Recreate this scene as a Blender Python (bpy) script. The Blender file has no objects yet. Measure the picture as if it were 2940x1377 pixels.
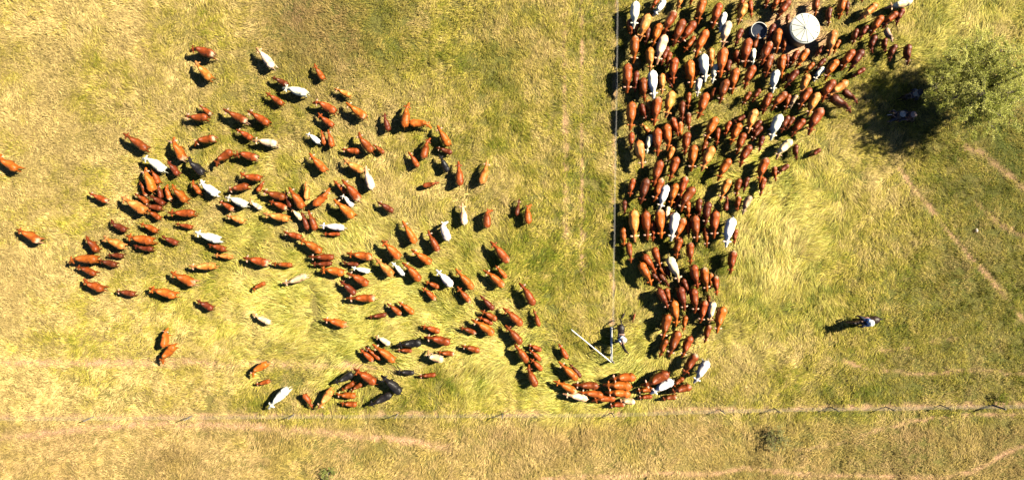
import bpy, math, random
import numpy as np
from mathutils import Vector, Matrix
scene = bpy.context.scene
R = math.radians
# ------------------------------------------------ camera, straight down from 59 m
H = 59.0
PX = 33.41                      # photograph pixels per metre on the ground
cam_d = bpy.data.cameras.new("camera"); cam = bpy.data.objects.new("camera", cam_d)
scene.collection.objects.link(cam); scene.camera = cam
cam.location = (0, 0, H); cam.rotation_euler = (0, 0, 0)
cam_d.sensor_fit = 'HORIZONTAL'; cam_d.sensor_width = 36.0
cam_d.lens = 36.0*H/(2940/PX)
cam_d.clip_start = 0.5; cam_d.clip_end = 6000
# ------------------------------------------------ sky and sun
AZ, EL = 21.0, 44.0             # the sun stands to the right and a little up in the picture
world = bpy.data.worlds.new("World"); scene.world = world; world.use_nodes = True
nt = world.node_tree; bg = nt.nodes['Background']
sky = nt.nodes.new('ShaderNodeTexSky'); sky.sky_type = 'NISHITA'; sky.sun_disc = False; sky.air_density = 0.35; sky.dust_density = 0.1; sky.altitude = 400
sky.sun_elevation = R(EL); sky.sun_rotation = R(90-AZ)
nt.links.new(sky.outputs[0], bg.inputs[0]); bg.inputs[1].default_value = 0.05
sd = bpy.data.lights.new("sun", 'SUN'); sd.energy = 5.0; sd.angle = R(0.5); sd.color = (1.0, 0.90, 0.70)
sun = bpy.data.objects.new("sun", sd); scene.collection.objects.link(sun)
S = Vector((math.cos(R(AZ))*math.cos(R(EL)), math.sin(R(AZ))*math.cos(R(EL)), math.sin(R(EL))))
sun.rotation_euler = S.to_track_quat('Z', 'Y').to_euler(); sun.location = S*80
scene.view_settings.view_transform = 'Standard'; scene.view_settings.look = 'None'
scene.view_settings.exposure = 1.68; scene.view_settings.gamma = 1.0
scene.view_settings.use_curve_mapping = False
scene.cycles.max_bounces = 4; scene.cycles.diffuse_bounces = 0; scene.cycles.transparent_max_bounces = 4

rng = np.random.default_rng(7); random.seed(7)
COL = scene.collection
# ------------------------------------------------ helpers
def G(px, py, z=0.0):
    """a point of the place that the lens sees at photograph pixel (px, py) when it is z metres up"""
    k = (H-z)/H/PX
    return ((px-1470)*k, -(py-688.5)*k)
def tag(o, label=None, cat=None, group=None, kind=None):
    if label: o['label'] = label
    if cat: o['category'] = cat
    if group: o['group'] = group
    if kind: o['kind'] = kind
    return o
def empty(name, loc, rz=0.0):
    o = bpy.data.objects.new(name, None); COL.objects.link(o); o.location = loc; o.rotation_euler = (0, 0, rz)
    o.empty_display_size = 0.2
    return o
def np_mesh(name, V, F4=None, F3=None, smooth=False, colors=None, mats=(), matidx=None):
    """V (n,3); F4 (m,4); F3 (k,3) arrays -> mesh"""
    me = bpy.data.meshes.new(name)
    V = np.asarray(V, np.float32); n4 = 0 if F4 is None else len(F4); n3 = 0 if F3 is None else len(F3)
    me.vertices.add(len(V)); me.vertices.foreach_set('co', V.ravel())
    loops = []
    if n4: loops.append(np.asarray(F4, np.int32).ravel())
    if n3: loops.append(np.asarray(F3, np.int32).ravel())
    loops = np.concatenate(loops)
    me.loops.add(len(loops)); me.loops.foreach_set('vertex_index', loops)
    me.polygons.add(n4+n3)
    starts = np.concatenate([np.arange(n4)*4, n4*4+np.arange(n3)*3]).astype(np.int32)
    me.polygons.foreach_set('loop_start', starts)
    if smooth: me.polygons.foreach_set('use_smooth', np.ones(n4+n3, bool))
    if matidx is not None: me.polygons.foreach_set('material_index', np.asarray(matidx, np.int32))
    me.update(calc_edges=True)
    if colors is not None:
        a = me.color_attributes.new('coat', 'FLOAT_COLOR', 'POINT')
        c = np.ones((len(V), 4), np.float32); c[:, :3] = colors; a.data.foreach_set('color', c.ravel())
    for m in mats: me.materials.append(m)
    return me
def link(name, me, parent=None):
    o = bpy.data.objects.new(name, me); COL.objects.link(o)
    if parent: o.parent = parent
    return o
class MB:
    """collects simple solids into ONE mesh"""
    def __init__(s): s.v = []; s.f = []
    def add(s, V, F):
        b = len(s.v); s.v += [tuple(p) for p in V]; s.f += [tuple(b+i for i in q) for q in F]
    def tube(s, pts, rads, n=8, cap=True, flat=1.0):
        pts = [Vector(p) for p in pts]; rings = []
        if not hasattr(rads, '__len__'): rads = [rads]*len(pts)
        prev = None
        for i, p in enumerate(pts):
            d = (pts[min(i+1, len(pts)-1)]-pts[max(i-1, 0)]).normalized()
            up = Vector((0, 0, 1)) if abs(d.z) < 0.9 else Vector((1, 0, 0))
            a = d.cross(up).normalized() if prev is None else (prev-d*prev.dot(d)).normalized()
            prev = a; b = d.cross(a)
            rings.append([p+a*math.cos(t)*rads[i]+b*math.sin(t)*rads[i]*flat for t in [2*math.pi*k/n for k in range(n)]])
        V = [q for r in rings for q in r]; F = []
        for i in range(len(rings)-1):
            for k in range(n):
                F.append((i*n+k, i*n+(k+1) % n, (i+1)*n+(k+1) % n, (i+1)*n+k))
        if cap:
            F.append(tuple(reversed(range(n)))); F.append(tuple((len(rings)-1)*n+k for k in range(n)))
        s.add(V, F)
    def box(s, c, size, rz=0.0):
        x, y, z = [q/2 for q in size]; ca, sa = math.cos(rz), math.sin(rz); V = []
        for dz in (-z, z):
            for dx, dy in ((-x, -y), (x, -y), (x, y), (-x, y)):
                V.append((c[0]+dx*ca-dy*sa, c[1]+dx*sa+dy*ca, c[2]+dz))
        s.add(V, [(3, 2, 1, 0), (4, 5, 6, 7), (0, 1, 5, 4), (1, 2, 6, 5), (2, 3, 7, 6), (3, 0, 4, 7)])
    def lathe(s, prof, n=40, c=(0, 0, 0)):
        V = []; F = []
        for r, z in prof:
            for k in range(n):
                t = 2*math.pi*k/n; V.append((c[0]+r*math.cos(t), c[1]+r*math.sin(t), c[2]+z))
        for i in range(len(prof)-1):
            for k in range(n): F.append((i*n+k, i*n+(k+1) % n, (i+1)*n+(k+1) % n, (i+1)*n+k))
        s.add(V, F)
    def ellipsoid(s, c, r, n=12, m=8):
        V = []; F = []
        for i in range(m+1):
            a = -math.pi/2+math.pi*i/m
            rr = max(math.cos(a), 0.02)
            for k in range(n):
                t = 2*math.pi*k/n; V.append((c[0]+r[0]*rr*math.cos(t), c[1]+r[1]*rr*math.sin(t), c[2]+r[2]*math.sin(a)))
        for i in range(m):
            for k in range(n): F.append((i*n+k, i*n+(k+1) % n, (i+1)*n+(k+1) % n, (i+1)*n+k))
        F.append(tuple(reversed(range(n)))); F.append(tuple(m*n+k for k in range(n)))
        s.add(V, F)
    def build(s, name, mat, parent=None, smooth=False, loc=None):
        me = bpy.data.meshes.new(name); me.from_pydata(s.v, [], s.f); me.materials.append(mat)
        if smooth: me.polygons.foreach_set('use_smooth', [True]*len(me.polygons))
        me.update(); o = link(name, me, parent)
        if loc: o.location = loc
        return o
# value noise on numpy arrays
_T = rng.random((256, 256))
def vnoise(x, y, s, seed=0):
    x = x/s+seed*17.3+1000; y = y/s+seed*31.7+1000
    xi = np.floor(x).astype(int); yi = np.floor(y).astype(int); fx = x-xi; fy = y-yi
    fx = fx*fx*(3-2*fx); fy = fy*fy*(3-2*fy)
    a = _T[xi & 255, yi & 255]; b = _T[(xi+1) & 255, yi & 255]; c = _T[xi & 255, (yi+1) & 255]; d = _T[(xi+1) & 255, (yi+1) & 255]
    return (a*(1-fx)+b*fx)*(1-fy)+(c*(1-fx)+d*fx)*fy
# materials
def mat(name, base, rough=0.7, noise=None, bump=0.0, spec=0.3, metal=0.0):
    """procedural: base colour broken up by noise (second colour, scale), optional bump"""
    m = bpy.data.materials.new(name); m.use_nodes = True; n = m.node_tree.nodes; l = m.node_tree.links
    p = n['Principled BSDF']; p.inputs['Roughness'].default_value = rough
    p.inputs['Specular IOR Level'].default_value = spec; p.inputs['Metallic'].default_value = metal
    p.inputs['Base Color'].default_value = (*base, 1)
    tc = n.new('ShaderNodeTexCoord')
    c2, sc = noise if noise else (tuple(q*0.75 for q in base), 6.0)
    t = n.new('ShaderNodeTexNoise'); t.inputs['Scale'].default_value = sc; t.inputs['Detail'].default_value = 5
    l.new(tc.outputs['Object'], t.inputs['Vector'])
    r = n.new('ShaderNodeValToRGB'); r.color_ramp.elements[0].position = 0.38; r.color_ramp.elements[1].position = 0.64
    r.color_ramp.elements[0].color = (*c2, 1); r.color_ramp.elements[1].color = (*base, 1)
    l.new(t.outputs['Fac'], r.inputs[0]); l.new(r.outputs[0], p.inputs['Base Color'])
    if bump:
        b = n.new('ShaderNodeBump'); b.inputs['Strength'].default_value = bump; b.inputs['Distance'].default_value = 0.03
        l.new(t.outputs['Fac'], b.inputs['Height']); l.new(b.outputs[0], p.inputs['Normal'])
    return m
# ================================================ THE GROUND
def D2(p): return ((p[0]*1.14130-1470)/PX, -(p[1]*1.14130-688.5)/PX)
# dryness, tone (olive turf, plus sun hot-spot fall-off to the right painted in), streak direction (degrees) and blade length at points of the field (2576-wide coordinates)
FIELD = """100 60 .85 1.05 -35 .5|300 60 .8 1.0 -35 .5|550 60 .68 1.0 -35 .45|780 60 .4 .72 -35 .4|960 110 .25 .88 20 .4|1200 60 .5 .95 60 .4|1200 170 .3 .9 70 .45|1400 100 .55 1.0 80 .4
80 300 .85 1.04 -30 .5|300 250 .7 .98 -35 .45|600 200 .55 .95 -35 .45|800 160 .45 .8 -35 .4|1000 250 .6 1.0 60 .4|1250 280 .45 .95 70 .45|1450 300 .5 1.0 85 .4
40 520 1.0 1.08 -25 .45|250 420 .75 1.0 -25 .45|520 400 .5 1.0 -20 .5|800 420 .42 1.0 -40 .6|1000 450 .45 1.0 -50 .55|1250 500 .5 .95 80 .5|1430 500 .42 1.0 85 .45
60 750 .95 1.04 -20 .45|200 700 .8 1.05 -20 .5|400 560 .62 1.0 -20 .55|650 600 .42 1.05 -25 .75|900 600 .35 1.05 -25 .8|1150 600 .4 1.0 -40 .7|1400 700 .3 1.0 70 .5
50 950 .95 1.05 10 .45|250 850 .75 1.0 20 .5|500 750 .58 1.05 -15 .6|750 760 .3 1.1 25 1.0|900 790 .28 1.1 8 1.1|1050 760 .4 1.05 -10 .9|1250 850 .4 1.05 -20 .9
420 950 .62 1.0 10 .5|650 920 .6 1.0 35 .7|830 880 .35 1.05 15 .9|1000 850 .35 1.1 0 1.0|1200 920 .35 1.05 15 .9|1400 960 .35 1.05 -25 .9|700 980 .3 .95 60 .45|1100 970 .25 .95 60 .5|250 990 .6 .98 30 .45
100 1100 .85 .85 30 .45|400 1120 .75 .89 35 .45|500 1170 .78 .93 35 .45|800 1100 .6 1.0 40 .4|1000 1160 .6 1.0 50 .4|1250 1110 .62 1.0 60 .35|1500 1120 .66 1.0 60 .35|1700 1120 .68 1.0 60 .35|1850 1000 .38 1.0 50 .4|2000 1060 .5 .95 50 .4
1450 850 .35 1.0 -35 .5|1480 960 .5 1.05 20 .9|1600 930 .5 1.1 50 .9|1620 780 .35 1.05 60 .7|1600 400 .4 1.0 80 .4|1560 200 .35 .95 80 .4|1950 420 .3 1.1 45 .7|1950 520 .4 1.15 55 .9|2100 450 .45 1.1 50 .7|1950 640 .4 1.1 58 .95|2050 560 .45 1.08 55 .8
2050 760 .42 1.05 60 .7|1900 860 .45 1.05 60 .7|2200 500 .55 1.02 60 .6|2250 600 .52 1.0 50 .5|2180 700 .35 .95 60 .45|2350 700 .3 .85 40 .3|2450 800 .28 .8 40 .3|2300 870 .25 .8 30 .3|2150 900 .3 .9 45 .35|2450 1000 .25 .78 55 .3|2250 970 .25 .8 45 .3|2100 980 .35 .9 50 .35
2450 450 .2 .72 -45 .3|2540 350 .18 .68 -45 .3|2520 600 .2 .72 -45 .3|2350 400 .3 .85 -45 .4|2200 330 .5 1.0 60 .5|2350 100 .22 1.05 60 .75|2460 60 .22 1.05 55 .8|2560 100 .45 1.05 60 .6|2250 60 .35 1.05 60 .6|2120 200 .35 .95 50 .4|2380 800 .3 .85 45 .3
2200 1090 .5 .9 50 .35|2400 1100 .42 .85 40 .4|2400 1180 .45 .85 30 .45|2100 1180 .55 .92 50 .35|2540 1150 .4 .8 40 .4|1950 60 .45 1.0 60 .4|1800 300 .35 1.0 60 .4|1750 700 .4 1.0 70 .5"""
FC = np.array([[float(a) for a in r.split()] for r in FIELD.replace('\n', '|').split('|')])
FX = (FC[:, 0]*1.1413-1470)/PX; FY = -(FC[:, 1]*1.1413-688.5)/PX
def field(x, y):
    """smooth interpolation of the control points at many places at once"""
    out = np.zeros((len(x), 5), np.float32); tot = np.zeros(len(x), np.float32)
    a = np.radians(FC[:, 4])*2
    cols = np.stack([FC[:, 2], FC[:, 3], np.cos(a), np.sin(a), FC[:, 5]], 1)
    for i in range(len(FX)):
        w = 1.0/((x-FX[i])**2+(y-FY[i])**2+1.5)**1.6
        tot += w; out += w[:, None]*cols[i]
    out /= tot[:, None]
    return out
# worn lines: (kind of soil 1 = pink earth, 0 = flattened straw, half width, points in photograph pixels)
TRACKS = [
 (.25, .2, [(-60, 1197), (270, 1195), (845, 1189), (1443, 1187), (1756, 1184), (2222, 1171), (2846, 1162), (3010, 1158)]),
 (.25, .12, [(1757, 930), (1760, 690), (1764, 410), (1768, 150), (1770, -60)]),
 (.8, .13, [(2582, 481), (2617, 535), (2671, 595), (2719, 660), (2772, 720), (2832, 785), (2886, 851), (2945, 925), (3000, 1000)]),
 (.3, .2, [(2772, 422), (2820, 440), (2886, 493), (2922, 523), (2990, 580)]),
 (.1, .14, [(2796, 577), (2832, 607), (2868, 642), (2916, 666), (2990, 690)]),
 (.15, .10, [(2421, 1036), (2498, 1054), (2570, 1069), (2677, 1072), (2814, 1060), (2950, 1075)]),
 (0, .06, [(2530, 1008), (2560, 1005), (2630, 995), (2700, 976), (2790, 967)]),
 (.8, .28, [(-60, 1256), (80, 1252), (171, 1238), (377, 1216), (640, 1219), (810, 1226), (913, 1238), (1010, 1246), (1141, 1261), (1290, 1284)]),
 (.9, .16, [(1560, 1376), (1643, 1370), (1760, 1368), (1900, 1357), (2040, 1362), (2100, 1352), (2168, 1342), (2220, 1352), (2290, 1360), (2396, 1364), (2625, 1370), (2700, 1372), (2796, 1352), (2890, 1300), (2960, 1270)]),
 (.45, .11, [(2283, 1292), (2400, 1275), (2500, 1240), (2620, 1206), (2700, 1196), (2850, 1190), (2960, 1192)]),
 (.35, .12, [(1621, -60), (1623, 60), (1618, 160), (1622, 290), (1625, 420), (1622, 560), (1628, 700)]),
 (.25, .11, [(1668, -60), (1669, 60), (1671, 170), (1667, 290), (1672, 430), (1670, 600), (1674, 800)]),
 (.5, .30, [(-60, 1042), (200, 1040), (480, 1040), (700, 1043), (930, 1048), (1200, 1060)]),
 (.7, .35, [(2130, 150), (2200, 180), (2260, 178), (2300, 150), (2340, 140), (2375, 100)]),
]
def seg_dist(x, y, pts):
    d = np.full(x.shape, 1e9)
    for a, b in zip(pts[:-1], pts[1:]):
        ax, ay = G(*a); bx, by = G(*b); vx, vy = bx-ax, by-ay
        t = np.clip(((x-ax)*vx+(y-ay)*vy)/(vx*vx+vy*vy), 0, 1)
        d = np.minimum(d, np.hypot(x-ax-t*vx, y-ay-t*vy))
    return d
TANK = G(2311, 81.5, 1.5); TANK_R = 1.25; TROUGH = G(2180, 87, 0.6); TROUGH_R = 0.70
def bare(x, y):
    """0..1: how worn the turf is"""
    m = np.zeros(x.shape)
    for k, hw, pts in TRACKS:
        d = seg_dist(x, y, pts)+0.25*(vnoise(x, y, .5, 3)-.5)
        m = np.maximum(m, np.clip(1.3-d/(hw*1.3), 0, 1)*(.6+.4*vnoise(x, y, 1.3, 5))*(0.8+0.2*k))
    dt = np.hypot(x-TANK[0], y-TANK[1])+1.6*(vnoise(x, y, .9, 8)-.5)
    m = np.maximum(m, np.clip(1.9-dt/1.9, 0, 1)*.95)
    m = np.maximum(m, np.clip(1.6-np.hypot(x-TROUGH[0], y-TROUGH[1])/1.0, 0, 1)*.6)
    return m
def brown(x, y):
    """drier, redder growth: the strip below the fence and a patch at the top"""
    b = np.clip((-15.1-y)/1.0, 0, 1)*(.35+.5*vnoise(x, y, 2.5, 31))
    for px, py, r, k in ((900, 50, 4.0, 1.0), (960, 110, 3.5, .9), (560, 1080, 3.5, .3), (1500, 150, 4, .3)):
        a, c = G(px, py); b = np.maximum(b, k*np.exp(-((x-a)**2+(y-c)**2)/r**2)*(.5+.8*vnoise(x, y, 1.0, 32)))
    return np.clip(b, 0, 1)
# one ground sheet, fine in the paddock, running out to the horizon
def axis(lo, hi, step):
    inner = np.arange(lo, hi+1e-6, step); out = [8, 25, 70, 200, 600, 1800]
    return np.concatenate([[lo-o for o in reversed(out)], inner, [hi+o for o in out]])
gx = axis(-52, 52, .25); gy = axis(-28, 28, .25)
XX, YY = np.meshgrid(gx, gy, indexing='ij'); x = XX.ravel(); y = YY.ravel()
fld = field(np.clip(x, -50, 50), np.clip(y, -26, 26)); dry = fld[:, 0]; tone = fld[:, 1]; bm = bare(x, y)
dry = np.clip(dry+.35*(vnoise(x, y, 4, 1)-.5)+.3*(vnoise(x, y, 1.1, 2)-.5), 0, 1)
soil = np.array([.44, .255, .15]); thatch = np.array([.24, .17, .06]); green = np.array([.08, .095, .016])
gc = (green+(thatch-green)*dry[:, None])*tone[:, None]
gc = gc*(1-bm[:, None])+soil*bm[:, None]*np.clip(tone, 0, 1)[:, None]
z = .05*(vnoise(x, y, 3, 4)-.5)*(np.abs(x) < 52)-.02
nx, ny = len(gx), len(gy); I = np.arange(nx*ny).reshape(nx, ny)
F = np.stack([I[:-1, :-1].ravel(), I[1:, :-1].ravel(), I[1:, 1:].ravel(), I[:-1, 1:].ravel()], 1)
def vcol_mat(name, rough, scale, lo, hi, bump=0.0, dist=.03, trans=0.0, spec=.2):
    m = bpy.data.materials.new(name); m.use_nodes = True; n = m.node_tree.nodes; l = m.node_tree.links
    p = n['Principled BSDF']; p.inputs['Roughness'].default_value = rough; p.inputs['Specular IOR Level'].default_value = spec
    at = n.new('ShaderNodeAttribute'); at.attribute_name = 'coat'
    tc = n.new('ShaderNodeTexCoord'); t = n.new('ShaderNodeTexNoise'); t.inputs['Scale'].default_value = scale; t.inputs['Detail'].default_value = 6
    l.new(tc.outputs['Object'], t.inputs['Vector'])
    mr = n.new('ShaderNodeMapRange'); mr.inputs[1].default_value = .3; mr.inputs[2].default_value = .7; mr.inputs[3].default_value = lo; mr.inputs[4].default_value = hi
    l.new(t.outputs['Fac'], mr.inputs[0])
    mx = n.new('ShaderNodeVectorMath'); mx.operation = 'SCALE'
    l.new(at.outputs['Color'], mx.inputs[0]); l.new(mr.outputs[0], mx.inputs['Scale']); l.new(mx.outputs[0], p.inputs['Base Color'])
    if bump:
        b = n.new('ShaderNodeBump'); b.inputs['Strength'].default_value = bump; b.inputs['Distance'].default_value = dist
        l.new(t.outputs['Fac'], b.inputs['Height']); l.new(b.outputs[0], p.inputs['Normal'])
    if trans:
        out = n['Material Output']; tr = n.new('ShaderNodeBsdfTranslucent'); ms = n.new('ShaderNodeMixShader'); ms.inputs[0].default_value = trans
        l.new(mx.outputs[0], tr.inputs['Color']); l.new(p.outputs[0], ms.inputs[1]); l.new(tr.outputs[0], ms.inputs[2]); l.new(ms.outputs[0], out.inputs['Surface'])
    return m
m_ground = vcol_mat('turf_soil', .95, 9.0, .5, 1.35, 1.0, .08)
ground = link('ground', np_mesh('ground', np.stack([x, y, z], 1), F, colors=gc, mats=[m_ground], smooth=True))
tag(ground, kind='structure')
# ================================================ GRASS: lodged wisps in clumps, standing where they grow
m_grass = vcol_mat('grass_blades', .7, 3.0, .8, 1.15, trans=.15, spec=.25)
NCL = 82000; PER = 14
cx = rng.uniform(-54, 54, NCL); cy = rng.uniform(-29.5, 29.5, NCL)
fc = field(cx, cy)
cbm = bare(cx, cy); keep = rng.random(NCL) > .93*cbm
keep &= (np.hypot(cx-TANK[0], cy-TANK[1]) > TANK_R+.3) & (np.hypot(cx-TROUGH[0], cy-TROUGH[1]) > TROUGH_R+.25)
cx, cy, fc, cbm = cx[keep], cy[keep], fc[keep], cbm[keep]; n = len(cx)
cdry = fc[:, 0]+.12+.8*cbm+.6*(vnoise(cx, cy, 3.5, 1)-.5)+.75*(vnoise(cx, cy, .9, 2)-.5)+rng.normal(0, .12, n)
lod = np.clip((fc[:, 4]-.55)/.35, 0, 1)*(.6+.4*vnoise(cx, cy, 2.2, 21))
cang = np.arctan2(fc[:, 3], fc[:, 2])/2+(2.4-1.2*lod)*(vnoise(cx, cy, 3.0, 11)-.5)+(1.6-1.1*lod)*(vnoise(cx, cy, .9, 12)-.5)
cang += np.pi*(vnoise(cx, cy, 5, 13) > .5)
clen = fc[:, 4]*(.6+.6*vnoise(cx, cy, 2, 14))*(1+.8*lod); chei = (.07+.18*vnoise(cx, cy, 1.2, 15))*(1+.9*lod*vnoise(cx, cy, .8, 22))
ctone = fc[:, 1]*(.8+.4*vnoise(cx, cy, .7, 16))
idx = np.repeat(np.arange(n), PER); N = len(idx)
bx = cx[idx]+rng.normal(0, .15, N); by = cy[idx]+rng.normal(0, .15, N)
ang = cang[idx]+rng.normal(0, .38, N)*(1-.6*lod[idx]); L = clen[idx]*rng.uniform(.55, 1.25, N)
hh = chei[idx]*rng.uniform(.5, 1.5, N); curl = rng.normal(0, .35, N)*(1-.5*lod[idx])
wd = rng.uniform(.005, .0155, N); tilt = rng.uniform(-.7, .7, N)
T = np.array([0, .33, .68, 1.0]); HP = np.array([0, .8, 1.0, .55]); WP = np.array([.7, 1.0, .8, .15])
P = np.zeros((N, 4, 2, 3), np.float32)
for k in range(4):
    a = ang+curl*T[k]; px_ = bx+np.cos(a)*L*T[k]; py_ = by+np.sin(a)*L*T[k]; pz_ = -.02+hh*HP[k]
    sx, sy, sz = -np.sin(a)*np.cos(tilt), np.cos(a)*np.cos(tilt), np.sin(tilt); w = wd*WP[k]
    for j, sg in ((0, -1), (1, 1)):
        P[:, k, j, 0] = px_+sg*sx*w; P[:, k, j, 1] = py_+sg*sy*w; P[:, k, j, 2] = np.maximum(pz_+sg*sz*w, -.03)
B = np.arange(N)[:, None, None]*8
Q = np.array([[0, 1, 3, 2], [2, 3, 5, 4], [4, 5, 7, 6]])[None]
F = (B+Q).reshape(-1, 4)
bd = np.clip(cdry[idx]+rng.normal(0, .16, N), 0, 1.1); tn = ctone[idx]*rng.uniform(.55, 1.3, N)
g0 = np.array([.12, .15, .004]); g1 = np.array([.43, .355, .048]); g2 = np.array([.60, .44, .165])
t1 = np.clip(bd/.45, 0, 1)[:, None]; t2 = np.clip((bd-.45)/.55, 0, 1)[:, None]
bc = (g0*(1-t1)+g1*t1)*(1-t2)+g2*t2; pl = (lod[idx]*np.where(np.repeat(rng.random(n) < .45, PER), rng.random(N) < .85, rng.random(N) < .2)*.85)[:, None]; bc = bc*(1-pl)+np.array([.66, .62, .17])*pl; bw = brown(bx, by)[:, None]*.75; bc = bc*(1-bw)+np.array([.44, .27, .12])*bw; bc = bc*tn[:, None]
bc = np.repeat(bc, 8, axis=0)
grass = link('grass', np_mesh('grass', P.reshape(-1, 3), F, colors=bc, mats=[m_grass]))
tag(grass, 'long lodged grass, straw yellow to green, covering both paddocks', 'grass', kind='stuff')
# ================================================ FENCES AND GATES
m_wood = mat('weathered_post', (.24, .215, .19), .85, ((.12, .10, .085), 14.0), .5)
m_wire = mat('galvanised_wire', (.48, .46, .42), .6, ((.3, .28, .25), 5.0))
m_white = mat('white_painted_pipe', (.82, .82, .80), .4, ((.66, .65, .62), 3.0))
m_drk = mat('dark_steel', (.05, .05, .055), .6)
def fence(name, label, pts, wires, wr, post_r, mids):
    """pts: photograph pixels of the post bases"""
    P = [G(*p[:2]) for p in pts]; ox, oy = P[0]
    root = empty(name, (ox, oy, 0)); tag(root, label, 'fence')
    hs = [p[2] if len(p) > 2 else 1.5 for p in pts]
    for i, ((a, b), h) in enumerate(zip(P, hs)):
        if h <= 0: continue
        mb = MB(); lean = (random.uniform(-.03, .03), random.uniform(-.03, .03)); r = post_r*(1.7 if h > 1.6 else 1)
        mb.tube([(a-ox, b-oy, -.05), (a-ox+lean[0], b-oy+lean[1], h*.6), (a-ox+lean[0]*1.6, b-oy+lean[1]*1.6, h), (a-ox+lean[0]*1.6, b-oy+lean[1]*1.6, h+.015)], [r*1.1, r, r*.92, r*.7], 10)
        mb.build('post', m_wood, root, smooth=False)
    for k, z in enumerate(wires):
        mb = MB(); line = []
        for (a, b), (c, d) in zip(P[:-1], P[1:]):
            for t in np.linspace(0, 1, 7)[:-1]:
                line.append((a+(c-a)*t-ox+.0, b+(d-b)*t-oy, z-.03*math.sin(math.pi*t)))
        line.append((P[-1][0]-ox, P[-1][1]-oy, z)); mb.tube(line, wr, 5)
        mb.build('wire', m_wire, root, smooth=True)
    for (a, b), (c, d) in zip(P[:-1], P[1:]):
        for t in np.arange(1, mids+1)/(mids+1):
            mb = MB(); mb.tube([(a+(c-a)*t-ox, b+(d-b)*t-oy, .12), (a+(c-a)*t-ox, b+(d-b)*t-oy, wires[-1]-.02)], .009, 5)
            mb.build('dropper', m_wire, root)
    return root
fence('wire_fence', 'pale wire fence running up the picture between the two paddocks',
      [(1757, 937, 1.7), (1758, 800), (1760, 690), (1762, 545), (1764, 410), (1766, 285), (1768, 150), (1769, 25), (1770, -110)], (.3, .52, .74, .96, 1.18), .0035, .018, 3)
fence('wire_fence', 'wire fence on grey posts along the bottom of both paddocks',
      [(-60, 1196), (270, 1194), (552, 1192), (845, 1188), (1142, 1187), (1443, 1186), (1756, 1184), (2066, 1173), (2222, 1170), (2384, 1167), (2542, 1166), (2700, 1162), (2846, 1161, 1.7), (3010, 1157)], (.35, .6, .85, 1.1, 1.3), .003, .042, 0)
def gate(label, a, b, z0=.18, z1=1.15):
    A = Vector((*G(a[0], a[1], 1.1), 0)); Bv = Vector((*G(b[0], b[1], 1.1), 0)); d = Bv-A; L = d.length
    root = empty('pipe_gate', A, math.atan2(d.y, d.x)); tag(root, label, 'gate')
    mb = MB(); r = .024
    mb.tube([(0.04, 0, z0), (0.04, 0, z1), (L-.04, 0, z1), (L-.04, 0, z0), (0.04, 0, z0)], r, 8, cap=False)
    mb.build('gate_frame', m_white, root, True)
    for z in np.linspace(z0, z1, 6)[1:-1]:
        mb = MB(); mb.tube([(.04, 0, z), (L-.04, 0, z)], r*.72, 8); mb.build('gate_rail', m_white, root, True)
    for x_ in (.33*L, .66*L):
        mb = MB(); mb.box((x_, 0, (z0+z1)/2), (.04, .05, z1-z0)); mb.build('gate_stay', m_white, root)
    mb = MB()
    for z in (z0+.15, z1-.15): mb.tube([(-.05, 0, z), (.05, 0, z)], .02, 6)
    mb.build('hinge', m_drk, root)
    return root
gate('open white pipe gate swung out to the left of the gateway', (1756, 1040), (1641, 947))
gate('white pipe gate panel standing in line with the dividing fence beside the rider', (1757.5, 1038), (1757, 938))
for p, lab in (((1759, 1037), 'short grey post where the two white gates meet'),):
    a, b = G(*p, .6); mb = MB(); mb.tube([(0, 0, -.05), (0, 0, 1.2), (0, 0, 1.25)], [.08, .075, .05], 10)
    o = mb.build('gate_post', m_wood, None, loc=(a, b, 0)); tag(o, lab, 'post')
# ================================================ TANK AND TROUGH
m_tank = mat('tank_wall', (.10, .13, .11), .55, ((.07, .09, .08), 2.0)); m_roof = mat('tank_roof', (.47, .48, .44), .7, ((.42, .43, .39), 1.3))  # wall colour is dark to stand for its shaded side
m_green = mat('tank_ribs', (.10, .13, .11), .6)
tk = empty('water_tank', (*TANK, 0)); tag(tk, 'round cream water tank with a ribbed white roof among the cattle', 'water tank')
mb = MB(); mb.lathe([(1.17, -.02), (1.17, 1.40), (1.19, 1.42), (1.19, 1.46)], 56); mb.build('tank_wall', m_tank, tk, True)
mb = MB(); RR = 1.27
prof = [(1.20, 1.40), (RR, 1.42), (RR, 1.47), (1.06, 1.49)]
mb.lathe(prof+[(1.0, 1.50), (.15, 1.72), (.13, 1.73), (.001, 1.735)], 56); mb.build('tank_roof', m_roof, tk, True)
for k in range(12):
    t = R(30*k+12); c, s_ = math.cos(t), math.sin(t)
    mb = MB(); mb.tube([(c*.17, s_*.17, 1.724), (c*1.0, s_*1.0, 1.512), (c*1.19, s_*1.19, 1.50)], [.011, .017, .019], 6)
    mb.tube([(c*1.16, s_*1.16, 1.47), (c*1.16, s_*1.16, 1.53)], .036, 8)
    mb.build('roof_rib', m_green, tk)
for k in range(4):
    mb = MB(); t0 = R(168+28*k); pts = [(math.cos(t0+R(24)*q/8)*1.115, math.sin(t0+R(24)*q/8)*1.115, 1.502) for q in range(9)]
    mb.tube(pts, .03, 6); mb.build('roof_slot', m_green, tk)
mb = MB(); mb.lathe([(.001, 1.79), (.10, 1.785), (.13, 1.76), (.13, 1.72)], 20); mb.build('roof_cap', m_roof, tk, True)
m_conc = mat('concrete', (.62, .61, .57), .8, ((.45, .45, .42), 5.0), .3)
m_water = mat('trough_water', (.018, .022, .035), .06, ((.03, .035, .05), 3.0), .15, spec=.6)
m_slime = mat('trough_lining', (.5, .5, .46), .6, ((.25, .26, .22), 3.5))
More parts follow.
